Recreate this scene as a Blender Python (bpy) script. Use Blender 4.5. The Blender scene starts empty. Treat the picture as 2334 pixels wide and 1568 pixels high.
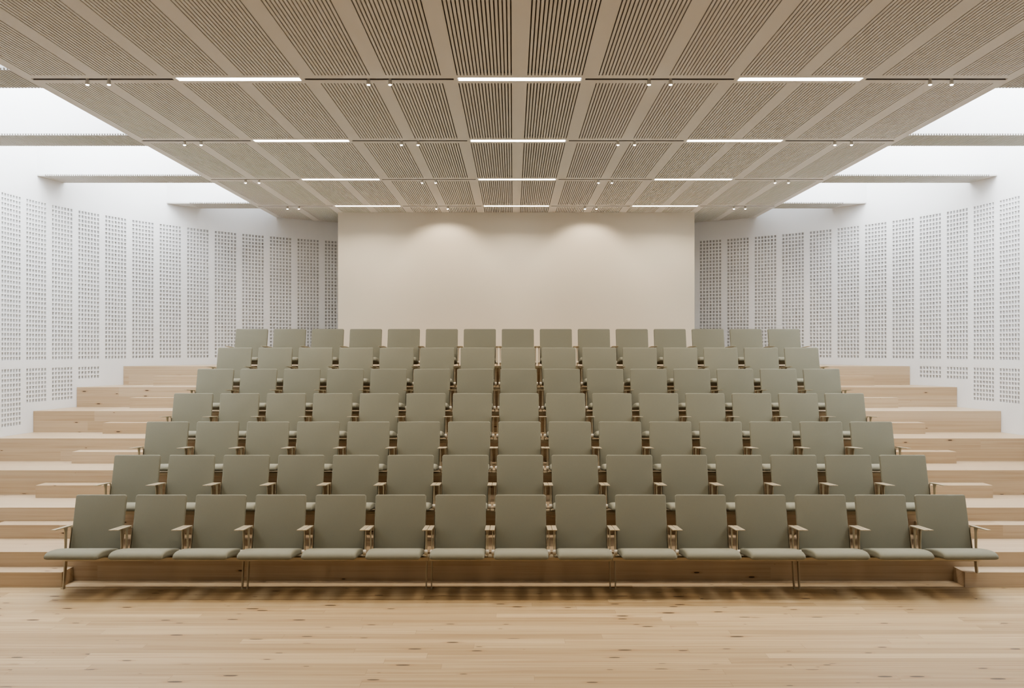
import bpy, bmesh, math, random
from mathutils import Vector
random.seed(4)
scene = bpy.context.scene
COL = scene.collection
PI = math.pi

# ------------------------------------------------------------------ dimensions (metres)
CAMZ = 2.348
CEIL = 4.778            # underside of the slotted ceiling
ROOF = 5.95
R, CY = 6.82, 12.10     # the side walls are one arc of this radius about (0, CY)
EDGE = 4.44             # half width of the ceiling between the skylights
YF = -3.0               # wall behind the viewer
P = 0.60                # chair pitch
CX = 0.018              # middle of the seating block
ROWY, ROWD, RISE = 9.19, 0.90, 0.296
TIER0 = 9.43
LINE0, LINED = 8.42, 2.49   # lamp lines

# ------------------------------------------------------------------ materials
def new_mat(name):
    m = bpy.data.materials.new(name); m.use_nodes = True
    nt = m.node_tree
    return m, nt, nt.nodes, nt.links, nt.nodes['Principled BSDF']

def plain(name, col, rough=0.6, metal=0.0, spec=0.5, noise=0.0, scale=8.0):
    m, nt, N, L, b = new_mat(name)
    b.inputs['Roughness'].default_value = rough
    b.inputs['Metallic'].default_value = metal
    b.inputs['Specular IOR Level'].default_value = spec
    if noise:
        tc = N.new('ShaderNodeTexCoord'); nz = N.new('ShaderNodeTexNoise')
        nz.inputs['Scale'].default_value = scale; nz.inputs['Detail'].default_value = 4
        L.new(tc.outputs['Object'], nz.inputs['Vector'])
        rp = N.new('ShaderNodeValToRGB')
        rp.color_ramp.elements[0].position = .25; rp.color_ramp.elements[1].position = .75
        rp.color_ramp.elements[0].color = [c*(1-noise) for c in col] + [1]
        rp.color_ramp.elements[1].color = [min(1, c*(1+noise)) for c in col] + [1]
        L.new(nz.outputs['Fac'], rp.inputs['Fac']); L.new(rp.outputs['Color'], b.inputs['Base Color'])
    else:
        b.inputs['Base Color'].default_value = list(col) + [1]
    return m

def emit(name, col, strength):
    m, nt, N, L, b = new_mat(name)
    b.inputs['Base Color'].default_value = list(col) + [1]
    b.inputs['Emission Color'].default_value = list(col) + [1]
    b.inputs['Emission Strength'].default_value = strength
    return m

def math_node(N, L, op, a, bval=None, c=None):
    n = N.new('ShaderNodeMath'); n.operation = op
    for i, v in enumerate((a, bval, c)):
        if v is None: continue
        if isinstance(v, (int, float)): n.inputs[i].default_value = v
        else: L.new(v, n.inputs[i])
    return n.outputs[0]

def mix(N, L, fac, a, b, mode='MIX'):
    n = N.new('ShaderNodeMix'); n.data_type = 'RGBA'; n.blend_type = mode
    for key, v in ((0, fac), (6, a), (7, b)):
        if isinstance(v, (int, float)): n.inputs[key].default_value = v
        elif isinstance(v, (tuple, list)): n.inputs[key].default_value = list(v) + [1]
        else: L.new(v, n.inputs[key])
    return n.outputs[2]

def wood(name, base, mode, rough=0.45, board=0.12, length=2.6, vary=0.13, knot=0.55, seam=0.0, grain=0.75):
    """pine: mode 'flat' = boards along X laid in XY, 'step' = boards along X on treads and risers"""
    m, nt, N, L, b = new_mat(name)
    tc = N.new('ShaderNodeTexCoord'); sep = N.new('ShaderNodeSeparateXYZ')
    L.new(tc.outputs['Object'], sep.inputs[0])
    X, Y, Z = sep.outputs
    across = Y if mode == 'flat' else math_node(N, L, 'ADD', Z, math_node(N, L, 'MULTIPLY', Y, 0.7))
    if mode == 'flat':
        row = math_node(N, L, 'FLOOR', math_node(N, L, 'DIVIDE', across, board))
    else:
        row = math_node(N, L, 'FLOOR', math_node(N, L, 'DIVIDE', math_node(N, L, 'ADD', Z, -0.01), board))
    wn = N.new('ShaderNodeTexWhiteNoise'); wn.noise_dimensions = '1D'; L.new(row, wn.inputs['W'])
    shift = math_node(N, L, 'ADD', math_node(N, L, 'DIVIDE', X, length), math_node(N, L, 'MULTIPLY', wn.outputs['Value'], 7.3))
    cell = math_node(N, L, 'FLOOR', shift)
    cv = N.new('ShaderNodeCombineXYZ'); L.new(cell, cv.inputs[0]); L.new(row, cv.inputs[1])
    wn2 = N.new('ShaderNodeTexWhiteNoise'); wn2.noise_dimensions = '2D'; L.new(cv.outputs[0], wn2.inputs['Vector'])
    rnd = wn2.outputs['Value']
    # grain
    gv = N.new('ShaderNodeCombineXYZ')
    L.new(math_node(N, L, 'ADD', math_node(N, L, 'MULTIPLY', X, 0.6), math_node(N, L, 'MULTIPLY', rnd, 37.0)), gv.inputs[0])
    L.new(math_node(N, L, 'MULTIPLY', across, 34.0), gv.inputs[1])
    L.new(math_node(N, L, 'MULTIPLY', rnd, 11.0), gv.inputs[2])
    g = N.new('ShaderNodeTexNoise'); g.inputs['Scale'].default_value = 1.0; g.inputs['Detail'].default_value = 5
    g.inputs['Roughness'].default_value = .6; g.inputs['Distortion'].default_value = .5
    L.new(gv.outputs[0], g.inputs['Vector'])
    dark = [c*(1-vary)*f for c, f in zip(base, (.98, .93, .86))]; light = [min(1, c*(1+vary)) for c in base]
    c1 = N.new('ShaderNodeValToRGB'); c1.color_ramp.elements[0].color = dark + [1]; c1.color_ramp.elements[1].color = light + [1]
    c1.color_ramp.elements[0].position = .05; c1.color_ramp.elements[1].position = .95
    L.new(rnd, c1.inputs['Fac'])
    gr = N.new('ShaderNodeValToRGB'); gr.color_ramp.elements[0].position = .28; gr.color_ramp.elements[1].position = .56
    gr.color_ramp.elements[0].color = (.62, .51, .42, 1); gr.color_ramp.elements[1].color = (1, 1, 1, 1)
    L.new(g.outputs['Fac'], gr.inputs['Fac'])
    colr = mix(N, L, grain, c1.outputs['Color'], gr.outputs['Color'], 'MULTIPLY')
    # knots
    kv = N.new('ShaderNodeCombineXYZ')
    L.new(math_node(N, L, 'ADD', math_node(N, L, 'MULTIPLY', X, 1.15), math_node(N, L, 'MULTIPLY', rnd, 3.0)), kv.inputs[0])
    L.new(math_node(N, L, 'MULTIPLY', across, 4.6), kv.inputs[1])
    vo = N.new('ShaderNodeTexVoronoi'); vo.voronoi_dimensions = '2D'; vo.inputs['Scale'].default_value = 1.6
    L.new(kv.outputs[0], vo.inputs['Vector'])
    vs = N.new('ShaderNodeSeparateColor'); L.new(vo.outputs['Color'], vs.inputs[0])
    size = math_node(N, L, 'MULTIPLY', math_node(N, L, 'MAXIMUM', math_node(N, L, 'SUBTRACT', vs.outputs[0], 1-knot), 0.0), 0.19)
    kf = math_node(N, L, 'LESS_THAN', vo.outputs['Distance'], size)
    halo = N.new('ShaderNodeMapRange'); L.new(vo.outputs['Distance'], halo.inputs[0])
    L.new(size, halo.inputs[1]); L.new(math_node(N, L, 'MULTIPLY', size, 2.6), halo.inputs[2])
    halo.inputs[3].default_value = 0.45; halo.inputs[4].default_value = 0.0
    has = math_node(N, L, 'GREATER_THAN', size, 0.001)
    colr = mix(N, L, math_node(N, L, 'MULTIPLY', halo.outputs[0], has), colr, [c*f for c, f in zip(base, (.62, .46, .34))])
    colr = mix(N, L, math_node(N, L, 'MULTIPLY', kf, .93), colr, (.055, .035, .022))
    if seam:
        fr = math_node(N, L, 'FRACT', math_node(N, L, 'DIVIDE', across, board))
        s1 = math_node(N, L, 'LESS_THAN', fr, 0.022)
        fx = math_node(N, L, 'FRACT', shift)
        s2 = math_node(N, L, 'LESS_THAN', fx, 0.0011)
        colr = mix(N, L, math_node(N, L, 'MULTIPLY', math_node(N, L, 'MAXIMUM', s1, s2), seam), colr, (.16, .09, .05))
    L.new(colr, b.inputs['Base Color'])
    b.inputs['Roughness'].default_value = rough
    b.inputs['Specular IOR Level'].default_value = .35
    return m

M = dict(
    wall=plain('white_plaster', (.81, .815, .823), .9, spec=.2, noise=.012, scale=1.5),
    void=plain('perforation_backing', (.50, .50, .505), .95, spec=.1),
    frontwall=plain('grey_plaster', (.40, .39, .375), .9, spec=.2),
    back=plain('warm_white_plaster', (.66, .61, .515), .9, spec=.2, noise=.015, scale=.7),
    ceil=plain('ceiling_board', (.715, .70, .685), .9, spec=.2, noise=.01, scale=.6),
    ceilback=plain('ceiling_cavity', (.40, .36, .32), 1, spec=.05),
    beam=plain('beam_soffit', (.62, .61, .59), .9, spec=.2, noise=.01),
    floor=wood('pine_floorboards', (.45, .338, .200), 'flat', seam=.5),
    strip=wood('pale_pine_strip', (.58, .46, .31), 'flat', knot=.2),
    tier=wood('pine_steps', (.50, .398, .282), 'step', rough=.38, board=.148, length=3.4, vary=.06, knot=.30, grain=.42),
    fabric=plain('sage_grey_fabric', (.206, .199, .152), .85, spec=.25, noise=.05, scale=260),
    metal=plain('champagne_metal', (.47, .40, .285), .42, metal=.5),
    cream=plain('cream_plastic', (.62, .57, .47), .5),
    track=plain('dark_track', (.07, .05, .04), .7),
    housing=plain('lamp_housing', (.6, .57, .52), .6),
    lamp=emit('linear_diffuser', (1.0, .965, .90), 5.0),
    spot=emit('spot_lens', (1.0, .95, .86), 60.0),
)

# ------------------------------------------------------------------ mesh helpers
class MB:
    def __init__(self): self.v = []; self.f = []; self.m = []
    def quad(self, pts, mi=0):
        n = len(self.v); self.v += [tuple(p) for p in pts]; self.f.append(tuple(range(n, n+len(pts)))); self.m.append(mi)
    def box(self, x0, x1, y0, y1, z0, z1, mi=0):
        n = len(self.v)
        self.v += [(x, y, z) for z in (z0, z1) for y in (y0, y1) for x in (x0, x1)]
        for q in ((0, 2, 3, 1), (4, 5, 7, 6), (0, 1, 5, 4), (2, 6, 7, 3), (0, 4, 6, 2), (1, 3, 7, 5)):
            self.f.append(tuple(n+i for i in q)); self.m.append(mi)
    def prism(self, pts, lo, hi, axis='z', mi=0):
        """extrude a 2-D outline along an axis; for 'x' the outline is (y, z)"""
        n = len(self.v); k = len(pts)
        for h in (lo, hi):
            self.v += [(p[0], p[1], h) if axis == 'z' else (h, p[0], p[1]) for p in pts]
        self.f.append(tuple(n+i for i in reversed(range(k)))); self.m.append(mi)
        self.f.append(tuple(n+k+i for i in range(k))); self.m.append(mi)
        for i in range(k):
            j = (i+1) % k
            self.f.append((n+i, n+j, n+k+j, n+k+i)); self.m.append(mi)
    def build(self, name, mats, parent=None, smooth=False, fix=True):
        me = bpy.data.meshes.new(name); me.from_pydata(self.v, [], self.f)
        if not isinstance(mats, (list, tuple)): mats = [mats]
        for x in mats: me.materials.append(x)
        me.polygons.foreach_set('material_index', self.m)
        if fix:
            b = bmesh.new(); b.from_mesh(me); bmesh.ops.recalc_face_normals(b, faces=b.faces); b.to_mesh(me); b.free()
        if smooth:
            me.polygons.foreach_set('use_smooth', [True]*len(me.polygons))
        return link(name, me, parent)

def link(name, me, parent=None):
    o = bpy.data.objects.new(name, me); COL.objects.link(o); o.parent = parent
    return o

def from_bm(name, bm, mat, parent=None, smooth=True):
    me = bpy.data.meshes.new(name); bmesh.ops.recalc_face_normals(bm, faces=bm.faces); bm.to_mesh(me); bm.free()
    me.materials.append(mat)
    if smooth: me.polygons.foreach_set('use_smooth', [True]*len(me.polygons))
    return link(name, me, parent)

def tag(o, label=None, cat=None, group=None, kind=None):
    if label: o['label'] = label
    if cat: o['category'] = cat
    if group: o['group'] = group
    if kind: o['kind'] = kind
    return o

def empty(name, loc=(0, 0, 0)):
    o = bpy.data.objects.new(name, None); COL.objects.link(o); o.location = loc; o.empty_display_size = .1
    return o

def copy_tree(o, parent=None):
    c = o.copy(); COL.objects.link(c)
    if parent is not None: c.parent = parent
    for ch in o.children: copy_tree(ch, c)
    return c

def structure(o, label, cat):
    return tag(o, label, cat, kind='structure')

# ------------------------------------------------------------------ room shell
def wall_pt(s, a):
    """point in plan on the side wall; a in degrees round the arc, negative = straight part towards the viewer"""
    if a < 0: return (s*R, CY + math.radians(a)*R)
    t = math.radians(a); return (s*R*math.cos(t), CY + R*math.sin(t))

A_END = 63.2
A_START = math.degrees((YF-CY)/R)

def level_at(y):
    if y < TIER0: return 0.0
    return RISE*min(7, int((y-TIER0)/ROWD)+1)

UP0, UP1, LOW1 = 2.185, 4.43, 2.085
PANELW = 3.77

def make_wall(s, name, start, pitch, label):
    root = MB()
    cols = []
    k = -9
    while start + k*pitch + PANELW < A_END:
        cols.append((start+k*pitch, start+k*pitch+PANELW)); k += 1
    a = A_START
    def strip(a0, a1, z0, z1):
        n = max(1, int((a1-a0)/1.3)) if a1 > 0 else 1
        for i in range(n):
            p = wall_pt(s, a0+(a1-a0)*i/n); q = wall_pt(s, a0+(a1-a0)*(i+1)/n)
            root.quad([(p[0], p[1], z0), (q[0], q[1], z0), (q[0], q[1], z1), (p[0], p[1], z1)])
    panels = []
    for (a0, a1) in cols:
        strip(a, a0, 0, ROOF)
        lev = max(level_at(wall_pt(s, a0)[1]), level_at(wall_pt(s, a1)[1]))
        low0 = lev + .115
        zones = [(UP0, UP1)]
        if LOW1-low0 > .12: zones.insert(0, (low0, LOW1))
        z = 0
        for (z0, z1) in zones:
            strip(a0, a1, z, z0); z = z1; panels.append((a0, a1, z0, z1))
        strip(a0, a1, z, ROOF)
        a = a1
    strip(a, A_END+14, 0, ROOF)
    w = root.build(name, M['wall'], fix=False)
    structure(w, label, 'wall')
    for (a0, a1, z0, z1) in panels:
        mb = MB(); nc = 7; nr = max(2, round((z1-z0)/.0643))
        hole = .66
        # column and row edges: margin, hole, bridge, hole ... margin
        us = [0.0]; vs = [0.0]
        m = (1-hole)/2
        for i in range(nc): us += [(i+m)/nc, (i+m+hole)/nc]
        us.append(1.0)
        for i in range(nr): vs += [(i+m)/nr, (i+m+hole)/nr]
        vs.append(1.0)
        pts = [wall_pt(s, a0+(a1-a0)*u) for u in us]
        def inner(p, d=.018):
            n = Vector((p[0], p[1]-CY if p[1] > CY else 0)).normalized()
            return (p[0]+n.x*d, p[1]+n.y*d)
        zs = [z0+(z1-z0)*v for v in vs]
        H = len(zs)
        base = len(mb.v)
        for p in pts:
            for zz in zs: mb.v.append((p[0], p[1], zz))
        ib = len(mb.v)
        pin = [inner(p) for p in pts]
        for p in pin:
            for zz in zs: mb.v.append((p[0], p[1], zz))
        for i in range(len(pts)-1):
            for j in range(H-1):
                A, B, C, D = i*H+j, (i+1)*H+j, (i+1)*H+j+1, i*H+j+1
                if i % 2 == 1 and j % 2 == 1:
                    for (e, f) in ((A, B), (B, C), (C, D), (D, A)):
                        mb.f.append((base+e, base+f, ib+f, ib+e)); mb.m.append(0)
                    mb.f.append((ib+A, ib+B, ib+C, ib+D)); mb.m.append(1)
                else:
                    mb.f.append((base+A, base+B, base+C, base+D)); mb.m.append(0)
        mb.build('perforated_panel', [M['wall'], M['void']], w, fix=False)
    return w

make_wall(-1, 'wall_left', 1.9, 4.635, 'curved white left wall with rows of perforated acoustic panels')
make_wall(1, 'wall_right', 4.45, 4.61, 'curved white right wall with rows of perforated acoustic panels')

mb = MB(); mb.box(-R-.2, R+.2, YF-.1, YF, 0, ROOF)
structure(mb.build('wall_front', M['frontwall']), 'plain white wall at the foot of the hall behind the viewer', 'wall')

# back wall: a plain projection-room box standing forward of the curved wall
BW, BY = 3.175, 16.63
mb = MB()
mb.box(-BW, BW, BY, 19.0, 0, CEIL)
structure(mb.build('wall_back', M['back']), 'plain warm white wall behind the top row of chairs', 'wall')

mb = MB(); mb.box(-R-.1, R+.1, YF-.1, 19.1, -.06, 0)
structure(mb.build('floor', M['floor']), 'pale knotty pine floorboards in front of the tiered seating', 'floor')

# ------------------------------------------------------------------ ceiling
def ylim(x):
    x = min(abs(x), R-.01)
    return min(CY+math.sqrt(R*R-x*x), 18.9)

lines = [LINE0+LINED*k for k in range(-4, 4)]
lamp_x = (-2.53, 0.0, 2.53); LH = .558
T = .018
SL = .125                     # plain margin either side of a lamp line
mb = MB()
GW, GP, NG = .0108, .03, 17   # groove width, pitch, count per panel
def yclip(x0, x1, y0, y1):
    return y0, min(y1, min(ylim(x0), ylim(x1)))
bands = [(-EDGE, -7*.63+.06)] + [(.63*i-.06, .63*i+.06) for i in range(-6, 7)] + [(7*.63-.06, EDGE)]
spans = []                    # Y spans with grooves
edges = [YF]
for l in lines: edges += [l-SL, l+SL]
edges.append(19.0)
for i in range(0, len(edges)-1, 2): spans.append((edges[i], edges[i+1]))
crosses = [(l-SL, l+SL) for l in lines]
for (y0, y1) in spans:
    for (x0, x1) in bands:
        a, b = yclip(x0, x1, y0, y1)
        if b > a: mb.box(x0, x1, a, b, CEIL, CEIL+T)
    for i in range(-7, 7):
        xs = .63*i+.06; w = .51
        # slats between the grooves
        first = xs + (w-(NG-1)*GP-GW)/2
        e = xs
        for g in range(NG+1):
            nx = first+g*GP if g < NG else xs+w
            a, b = yclip(e, nx, y0, y1)
            if b > a and nx > e: mb.box(e, nx, a, b, CEIL, CEIL+T)
            e = nx+GW
for l in lines:
    xe = EDGE
    def cross(x0, x1, half):
        mb.box(x0, x1, l-SL, l-half, CEIL, CEIL+T); mb.box(x0, x1, l+half, l+SL, CEIL, CEIL+T)
    x = -xe
    for c in lamp_x:
        mb.box(x, x+.045 if x < -4 else x+.035, l-SL, l+SL, CEIL, CEIL+T)
        x += .045 if x < -4 else .035
        cross(x, c-LH-.035, .025)
        mb.box(c-LH-.035, c-LH, l-SL, l+SL, CEIL, CEIL+T)
        cross(c-LH, c+LH, .05)
        x = c+LH
    mb.box(x, x+.035, l-SL, l+SL, CEIL, CEIL+T); cross(x+.035, xe-.045, .025); mb.box(xe-.045, xe, l-SL, l+SL, CEIL, CEIL+T)
ceiling = mb.build('ceiling', M['ceil'])
structure(ceiling, 'flat beige ceiling of long finely slotted panels', 'ceiling')
# cavity board above the slots, fascia of the ceiling towards the skylights, roof
def arc_outline(x0, x1, y0, n=24):
    pts = [(x0, y0), (x1, y0)]
    for i in range(n+1):
        x = x1+(x0-x1)*i/n; pts.append((x, ylim(x)))
    return pts
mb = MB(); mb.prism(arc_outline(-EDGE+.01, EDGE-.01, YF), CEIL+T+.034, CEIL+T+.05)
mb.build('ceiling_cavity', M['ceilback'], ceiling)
for s in (-1, 1):
    mb = MB(); mb.box(min(s*EDGE, s*(EDGE-.06)), max(s*EDGE, s*(EDGE-.06)), YF, ylim(EDGE), CEIL+T, ROOF)
    mb.build('ceiling_fascia', M['wall'], ceiling)
mb = MB(); mb.box(-R-.2, R+.2, YF-.1, 19.2, ROOF, ROOF+.1)
mb.build('roof_slab', M['wall'], ceiling)

# beams that cross the skylights
HB = .285
def beam(s, y0, y1):
    mb = MB()
    xs = [EDGE]
    def xl(y): return (R if y < CY else math.sqrt(max(0, R*R-(y-CY)**2)))
    n = 8
    pts = [(s*EDGE, y0)] + [(s*xl(y0+(y1-y0)*i/n), y0+(y1-y0)*i/n) for i in range(n+1)] + [(s*EDGE, y1)]
    mb.prism(pts, CEIL+.02, ROOF)
    # soffit of narrow slats
    x = EDGE
    xm = min(xl(y0), xl(y1))
    while x < xm-.03:
        a, b = sorted((s*x, s*(x+.0185)))
        mb.box(a, b, y0, y1, CEIL, CEIL+.021, 1); x += .03
    pts = [(s*x, y0)] + [(s*max(x, xl(y0+(y1-y0)*i/n)), y0+(y1-y0)*i/n) for i in range(n+1)] + [(s*x, y1)]
    mb.prism(pts, CEIL, CEIL+.021, mi=1)
    mb.build('skylight_beam', [M['wall'], M['beam']], ceiling)
for s in (-1, 1):
    for l in lines: beam(s, l-HB, l+HB)

# ------------------------------------------------------------------ tiers and steps
def tier_outline(y0, y1):
    def xl(y): return (R if y < CY else math.sqrt(R*R-(y-CY)**2))-.004
    n = 6
    right = [(xl(y0+(y1-y0)*i/n), y0+(y1-y0)*i/n) for i in range(n+1)]
    return right + [(-x, y) for x, y in reversed(right)]
ordn = ['front', 'second', 'third', 'fourth', 'fifth', 'sixth', 'top']
for k in range(1, 8):
    y0 = TIER0+ROWD*(k-1)
    y1 = y0+ROWD if k < 7 else BY
    mb = MB(); mb.prism(tier_outline(y0, y1-.0005), 0, RISE*k)
    t = mb.build('seating_tier', M['tier'])
    where = ('under the %s row of chairs' % ordn[k]) if k < 7 else 'behind the top row of chairs, highest of all'
    tag(t, 'broad pale pine tier %s' % where, 'tier', 'pine seating tiers')
for k in range(1, 8):
    for s, x0, x1 in ((-1, -5.68, -4.50), (1, 4.39, 5.59)):
        y0 = ROWY+ROWD*(k-1); z0 = RISE*(k-1)
        mb = MB(); mb.box(x0, x1, y0, TIER0+ROWD*(k-1)-.001, z0, z0+RISE/2)
        st = mb.build('aisle_step', M['tier'])
        tag(st, 'low pine half step in the %s aisle beside the %s row of chairs' % ('left' if s < 0 else 'right', ordn[k-1]), 'step', 'half steps in the %s aisle' % ('left' if s < 0 else 'right'))
mb = MB(); mb.box(-4.498, 4.388, ROWY, TIER0-.001, 0, .006)
tag(mb.build('floor_strip', M['strip']), 'light pine board on the floor beneath the front row, along the lowest riser', 'board')

# ------------------------------------------------------------------ chairs
def inset(pts, d):
    n = len(pts); out = []
    area = sum(pts[i][0]*pts[(i+1) % n][1]-pts[(i+1) % n][0]*pts[i][1] for i in range(n))
    sg = 1 if area > 0 else -1
    for i in range(n):
        p0, p, p1 = Vector(pts[i-1]), Vector(pts[i]), Vector(pts[(i+1) % n])
        e = ((p-p0).normalized()+(p1-p).normalized()).normalized()
        out.append((p.x-e.y*d*sg, p.y+e.x*d*sg))
    return out

def seat_mesh(parent):
    prof = [(.028, .352), (.02, .372), (-.01, .386), (-.10, .407), (-.20, .426), (-.30, .440), (-.38, .446), (-.44, .444), (-.475, .434), (-.494, .416),
            (-.499, .398), (-.494, .385), (-.478, .379), (-.40, .372), (-.28, .360), (-.14, .343), (-.02, .328), (.018, .332)]
    bm = bmesh.new(); rings = []
    W = .256
    def ring(x, d):
        pts = inset(prof, d) if d else prof
        return [bm.verts.new((x, p[0], p[1])) for p in pts]
    steps = [(-W, .024), (-W+.003, .014), (-W+.010, .006), (-W+.022, .0015), (-W+.036, 0), (W-.036, 0), (W-.022, .0015), (W-.010, .006), (W-.003, .014), (W, .024)]
    rings = [ring(x, d) for x, d in steps]
    n = len(prof)
    for a, b in zip(rings, rings[1:]):
        for i in range(n): bm.faces.new((a[i], a[(i+1) % n], b[(i+1) % n], b[i]))
    bm.faces.new(rings[0]); bm.faces.new(list(reversed(rings[-1])))
    return from_bm('seat', bm, M['fabric'], parent)

LEAN = math.atan2(.14, .53)
def back_mesh(parent):
    bm = bmesh.new(); bmesh.ops.create_cube(bm, size=1)
    w, t, h = .506, .036, .562
    for v in bm.verts: v.co = Vector((v.co.x*w, v.co.y*t, v.co.z*h))
    ed = [e for e in bm.edges if abs(e.verts[0].co.y-e.verts[1].co.y) > .01]
    bmesh.ops.bevel(bm, geom=ed, offset=.022, segments=5, profile=.5, affect='EDGES')
    ed = [e for e in bm.edges if abs(e.calc_face_angle(0)) > 1.2]
    bmesh.ops.bevel(bm, geom=ed, offset=.011, segments=3, profile=.5, affect='EDGES')
    c, s = math.cos(LEAN), math.sin(LEAN)
    for v in bm.verts:
        y = v.co.y+t/2; z = v.co.z+h/2
        v.co = Vector((v.co.x, .016+y*c+z*s, .346-y*s+z*c))
    o = from_bm('backrest', bm, M['fabric'], parent)
    return o

def shade_auto(o, ang=40):
    me = o.data
    bm = bmesh.new(); bm.from_mesh(me)
    for e in bm.edges: e.smooth = e.calc_face_angle(0) < math.radians(ang)
    for f in bm.faces: f.smooth = True
    bm.to_mesh(me); bm.free()

def armrest(parent, s):
    mb = MB()
    pts = [(-.262, .609), (-.262, .6155), (.075, .597), (.075, .586), (-.1, .597)]
    x0, x1 = sorted((s*.254, s*.2975))
    mb.prism(pts, x0, x1, 'x')
    return mb.build('armrest', M['metal'], parent)

def post(parent, s):
    mb = MB()
    pts = [(-.058, .297), (.012, .297), (.006, .34), (.012, .42), (.016, .54), (.03, .592), (-.055, .599), (-.034, .56), (-.029, .42), (-.036, .36)]
    pts[0] = (-.03, .3062); pts[1] = (.04, .3062)
    x0, x1 = sorted((s*.2715, s*.2795))
    mb.prism(pts, x0, x1, 'x')
    return mb.build('armrest_post', M['metal'], parent)

def side_bar(parent, s):
    """flat bar up the side of the backrest that curls out under the armrest"""
    mb = MB()
    path = [(.2565, .345), (.2565, .44), (.2565, .535), (.258, .558), (.263, .576), (.271, .587), (.284, .590)]
    tk = .0045
    L = []
    for (x, z) in path:
        y = .018+(min(z, .57)-.346)*.264
        L.append((x, y, z))
    for (a, b) in zip(L, L[1:]):
        dx, dz = b[0]-a[0], b[2]-a[2]; ln = math.hypot(dx, dz); nx, nz = dz/ln*tk, -dx/ln*tk
        q = []
        for (x, y, z) in (a, b):
            q += [(s*x, y-.004, z), (s*(x+nx), y-.004, z+nz), (s*(x+nx), y+.03, z+nz), (s*x, y+.03, z)]
        n = len(mb.v); mb.v += q
        for f in ((0, 1, 5, 4), (1, 2, 6, 5), (2, 3, 7, 6), (3, 0, 4, 7), (0, 3, 2, 1), (4, 5, 6, 7)):
            mb.f.append(tuple(n+i for i in f)); mb.m.append(0)
    return mb.build('backrest_bar', M['metal'], parent)

def hinge(parent, s):
    bm = bmesh.new()
    prof = [(.2565, .014), (.2565, .023), (.259, .026), (.285, .026), (.2875, .023), (.2875, .010)]
    n = 18; rings = []
    for (x, r) in prof:
        rings.append([bm.verts.new((s*x, -.058+r*math.cos(2*PI*i/n)*.9, .357+r*math.sin(2*PI*i/n))) for i in range(n)])
    for a, b in zip(rings, rings[1:]):
        for i in range(n): bm.faces.new((a[i], a[(i+1) % n], b[(i+1) % n], b[i]))
    bm.faces.new(rings[0]); bm.faces.new(rings[-1])
    o = from_bm('hinge', bm, M['cream'], parent); shade_auto(o)
    o['label'] = 'cream round hinge'
    return o

proto = empty('auditorium_chair')
seat_mesh(proto); back_mesh(proto)
for s in (-1, 1):
    armrest(proto, s); post(proto, s); side_bar(proto, s); hinge(proto, s)

nth = ['first', 'second', 'third', 'fourth', 'fifth', 'sixth', 'seventh', 'middle', 'seventh', 'sixth', 'fifth', 'fourth', 'third', 'second', 'first']
def chair_label(r, i):
    row = ordn[r]
    if i == 7: return 'sage grey upholstered chair at the exact middle of the %s row' % row
    side = 'left' if i < 7 else 'right'
    if i in (0, 14): return 'sage grey upholstered chair on the %s aisle end of the %s row' % (side, row)
    return 'sage grey upholstered chair, %s from the %s aisle in the %s row' % (nth[i], side, row)
used = False
for r in range(7):
    for i in range(15):
        if not used: c = proto; used = True
        else: c = copy_tree(proto)
        c.location = (CX+(i-7)*P, ROWY+ROWD*r, RISE*r)
        tag(c, chair_label(r, i), 'chair', 'chairs of the %s row' % ordn[r])

# beam and legs, one set for three chairs
def leg(parent, s, low=0.0):
    mb = MB()
    def y_at(z): return -.045*(1-(z/.265))
    zs = [.265, .18, .09, low+.0] if low == 0 else [.265, .21, low]
    front = [(-.036+y_at(z)+(.008*(1-z/.265)), z) for z in zs]; rear = [(.020+y_at(z)-(.008*(1-z/.265)), z) for z in reversed(zs)]
    x0, x1 = sorted((s*.869, s*.8795))
    mb.prism(front+rear, x0, x1, 'x')
    yb = y_at(low)
    a, b = sorted((s*.871, s*.8985))
    mb.box(a, b, yb-.024, yb+.008, low, low+.007)
    return mb.build('leg', M['metal'], parent)
def frame(right_short):
    root = empty('beam_frame')
    mb = MB()
    mb.prism([(-.04, .269), (-.036, .265), (.106, .265), (.11, .269), (.11, .302), (.106, .306), (-.036, .306), (-.04, .302)], -.8985, .8985, 'x')
    mb.build('beam', M['metal'], root)
    leg(root, -1); leg(root, 1, RISE/2 if right_short else 0.0)
    return root
fa = frame(False); fb = frame(True)
pos5 = ['three chairs at the left aisle', 'fourth to sixth chairs from the left aisle', 'three middle chairs', 'fourth to sixth chairs from the right aisle', 'three chairs at the right aisle']
ua = ub = False
for r in range(7):
    for u in range(5):
        if u == 4:
            o = fb if not ub else copy_tree(fb); ub = True
        else:
            o = fa if not ua else copy_tree(fa); ua = True
        o.location = (CX+(u-2)*3*P, ROWY+ROWD*r, RISE*r)
        tag(o, 'beige metal beam on flat legs under the %s, %s row' % (pos5[u], ordn[r]), 'beam', 'seat beams of the %s row' % ordn[r])

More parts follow.
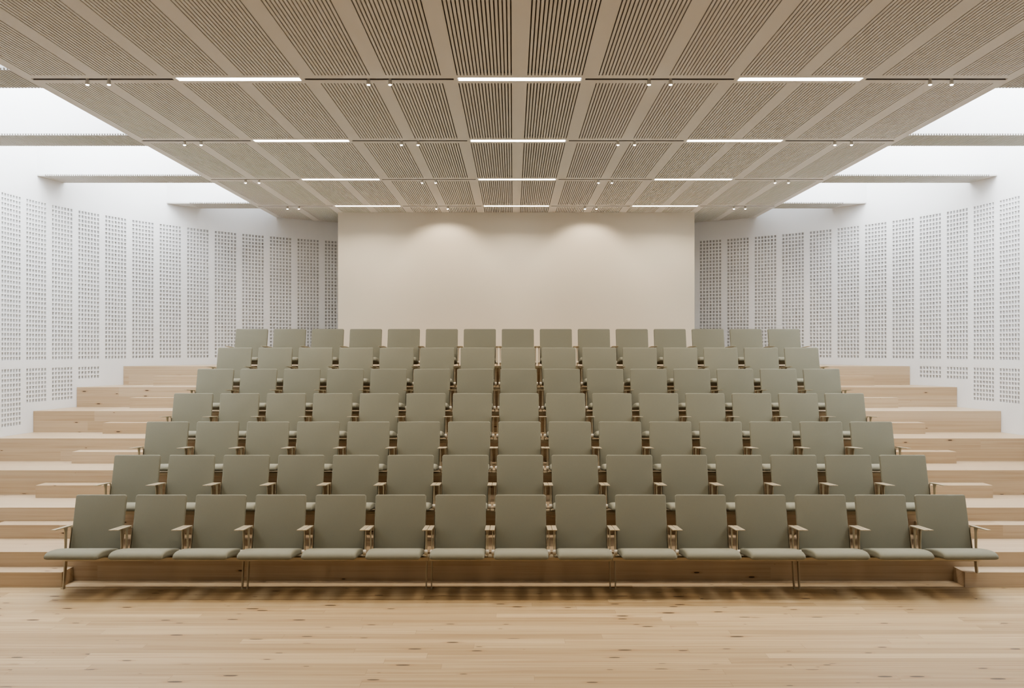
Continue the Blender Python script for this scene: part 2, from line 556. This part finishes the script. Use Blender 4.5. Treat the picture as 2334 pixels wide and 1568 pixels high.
# ------------------------------------------------------------------ ceiling lights
rows_seen = lines[4:]
rown = ['nearest', 'second', 'third', 'farthest']
mats2 = None
lt = empty('linear_ceiling_light')
mb = MB(); mb.box(-LH+.004, LH-.004, -.046, .046, CEIL+.004, CEIL+.045)
mb.build('housing', M['housing'], lt)
mb = MB(); mb.box(-LH+.008, LH-.008, -.041, .041, CEIL-.002, CEIL+.0035)
mb.build('diffuser', M['lamp'], lt)
tr_in = MB()
def track_mesh(x0, x1):
    mb = MB(); z0, z1 = CEIL+.012, CEIL+.048
    mb.box(x0, x1, -.0245, .0245, z1-.006, z1); mb.box(x0, x1, -.0245, -.021, z0-.008, z1-.006); mb.box(x0, x1, .021, .0245, z0-.008, z1-.006)
    return mb
spots_x = [-3.80, -1.265, 1.265, 3.80]
sp = empty('spotlight')
bm = bmesh.new()
prof = [(0, .012), (.012, .012), (.012, -.004), (.017, -.010), (.0195, -.045), (.0155, -.049)]
n = 16; rings = []
for (rr, z) in prof[1:]:
    rings.append([bm.verts.new((rr*math.cos(2*PI*i/n), rr*math.sin(2*PI*i/n), CEIL+z)) for i in range(n)])
for a, b in zip(rings, rings[1:]):
    for i in range(n): bm.faces.new((a[i], a[(i+1) % n], b[(i+1) % n], b[i]))
bm.faces.new(rings[0])
o = from_bm('housing', bm, M['housing'], sp); shade_auto(o)
bm = bmesh.new(); bmesh.ops.create_uvsphere(bm, u_segments=16, v_segments=8, radius=.0145)
for v in bm.verts: v.co.z = v.co.z*.45+CEIL-.049
from_bm('lens', bm, M['spot'], sp)

seg = [(-EDGE+.045, -2.53-LH-.035), (-2.53+LH+.035, -LH-.035), (LH+.035, 2.53-LH-.035), (2.53+LH+.035, EDGE-.045)]
segn = ['at the left edge of the ceiling', 'left of the middle lamp', 'right of the middle lamp', 'at the right edge of the ceiling']
segs = ['by the left ceiling edge', 'left of the middle lamp', 'right of the middle lamp', 'by the right ceiling edge']
lampn = ['left', 'middle', 'right']
ul = us_ = False
for li, y in enumerate(lines):
    seen = li >= 4
    if not seen and li < 2: continue
    for k, x in enumerate(lamp_x):
        if not seen: continue
        o = lt if not ul else copy_tree(lt); ul = True
        o.location = (x, y, 0)
        tag(o, 'long glowing white recessed lamp, %s of three in the %s lamp line' % (lampn[k], rown[li-4]), 'ceiling light', 'recessed lamps in the ceiling')
    for k, (x0, x1) in enumerate(seg):
        if not seen: continue
        t = track_mesh(x0, x1).build('lighting_track', M['track']); t.location.y = y
        tag(t, 'dark recessed lighting track %s, %s lamp line' % (segn[k], rown[li-4]), 'track', 'lighting tracks in the ceiling')
        for j in (0, 1):
            o = sp if not us_ else copy_tree(sp); us_ = True
            o.location = (spots_x[k]+(j-.5)*.194, y+.0, 0)
            tag(o, 'tiny spotlight, %s of two %s, %s lamp line' % (('left', 'right')[j], segs[k], rown[li-4]), 'spotlight', 'spotlights under the ceiling')

# ------------------------------------------------------------------ light
def lamp(name, kind, loc, power, color, **kw):
    d = bpy.data.lights.new(name, kind); d.energy = power; d.color = color
    for k, v in kw.items(): setattr(d, k, v)
    o = bpy.data.objects.new(name, d); COL.objects.link(o); o.location = loc
    return o
SKY = (.93, .97, 1.0)
for s in (-1, 1):
    for i in range(-1, 8):
        y0 = LINE0+LINED*(i-4)+HB; y1 = y0+LINED-2*HB
        if i == 7: y1 = 17.6
        if i < 0: y0 = max(YF, y0)
        w = 2.3
        xc = s*(EDGE+w/2)
        if i >= 6: w = 1.5; xc = s*(EDGE+w/2)
        if i == 7: w = .9; xc = s*(EDGE+w/2)
        lamp('skylight_daylight', 'AREA', (xc, (y0+y1)/2, ROOF-.04), (11 if i == 7 else 22 if i >= 4 else 12 if i == 3 else 4)*w*(y1-y0), SKY, shape='RECTANGLE', size=w, size_y=y1-y0-.05)
WARM = (1.0, .86, .69)
for li, y in enumerate(lines):
    if li < 1: continue
    for k, x in enumerate(lamp_x):
        a = lamp('linear_lamp_light', 'AREA', (x, y, CEIL-.006), (12 if li == 7 else 19) if li >= 4 else 5,  (1, .89, .74), shape='RECTANGLE', size=2*LH-.02, size_y=.08, spread=math.radians(132))
    if li == 7:
        for x in spots_x:
            for j in (0, 1):
                o = lamp('spot_beam', 'SPOT', (x+(j-.5)*.194, y, CEIL-.075), 15 if abs(x) < 3 else 4, WARM, spot_size=math.radians(100), spot_blend=.45, shadow_soft_size=.02)
                o.rotation_euler = (math.radians(34), 0, 0)
    elif li >= 4:
        for x in spots_x:
            o = lamp('spot_beam', 'SPOT', (x, y, CEIL-.075), 27, WARM, spot_size=math.radians(84), spot_blend=.7, shadow_soft_size=.05)
w = bpy.data.worlds.new('world'); scene.world = w; w.use_nodes = True
w.node_tree.nodes['Background'].inputs[0].default_value = (.9, .95, 1, 1)
w.node_tree.nodes['Background'].inputs[1].default_value = .3

# ------------------------------------------------------------------ camera
cd = bpy.data.cameras.new('camera'); cam = bpy.data.objects.new('camera', cd); COL.objects.link(cam)
cam.location = (-.06, 0, CAMZ); cam.rotation_euler = (PI/2, 0, 0)
cd.sensor_width = 36; cd.lens = 36*2128/2334
cd.shift_x = -2/2334; cd.shift_y = 11/2334
cd.clip_start = .05; cd.clip_end = 100
scene.camera = cam
scene.view_settings.view_transform = 'AgX'
scene.view_settings.look = 'AgX - Medium High Contrast'
scene.view_settings.exposure = 0.62
scene.cycles.use_denoising = True
scene.cycles.max_bounces = 8
scene.cycles.diffuse_bounces = 5
scene.cycles.use_adaptive_sampling = True
scene.cycles.adaptive_threshold = .05
scene.cycles.adaptive_min_samples = 20
scene.cycles.sample_clamp_indirect = 6.0
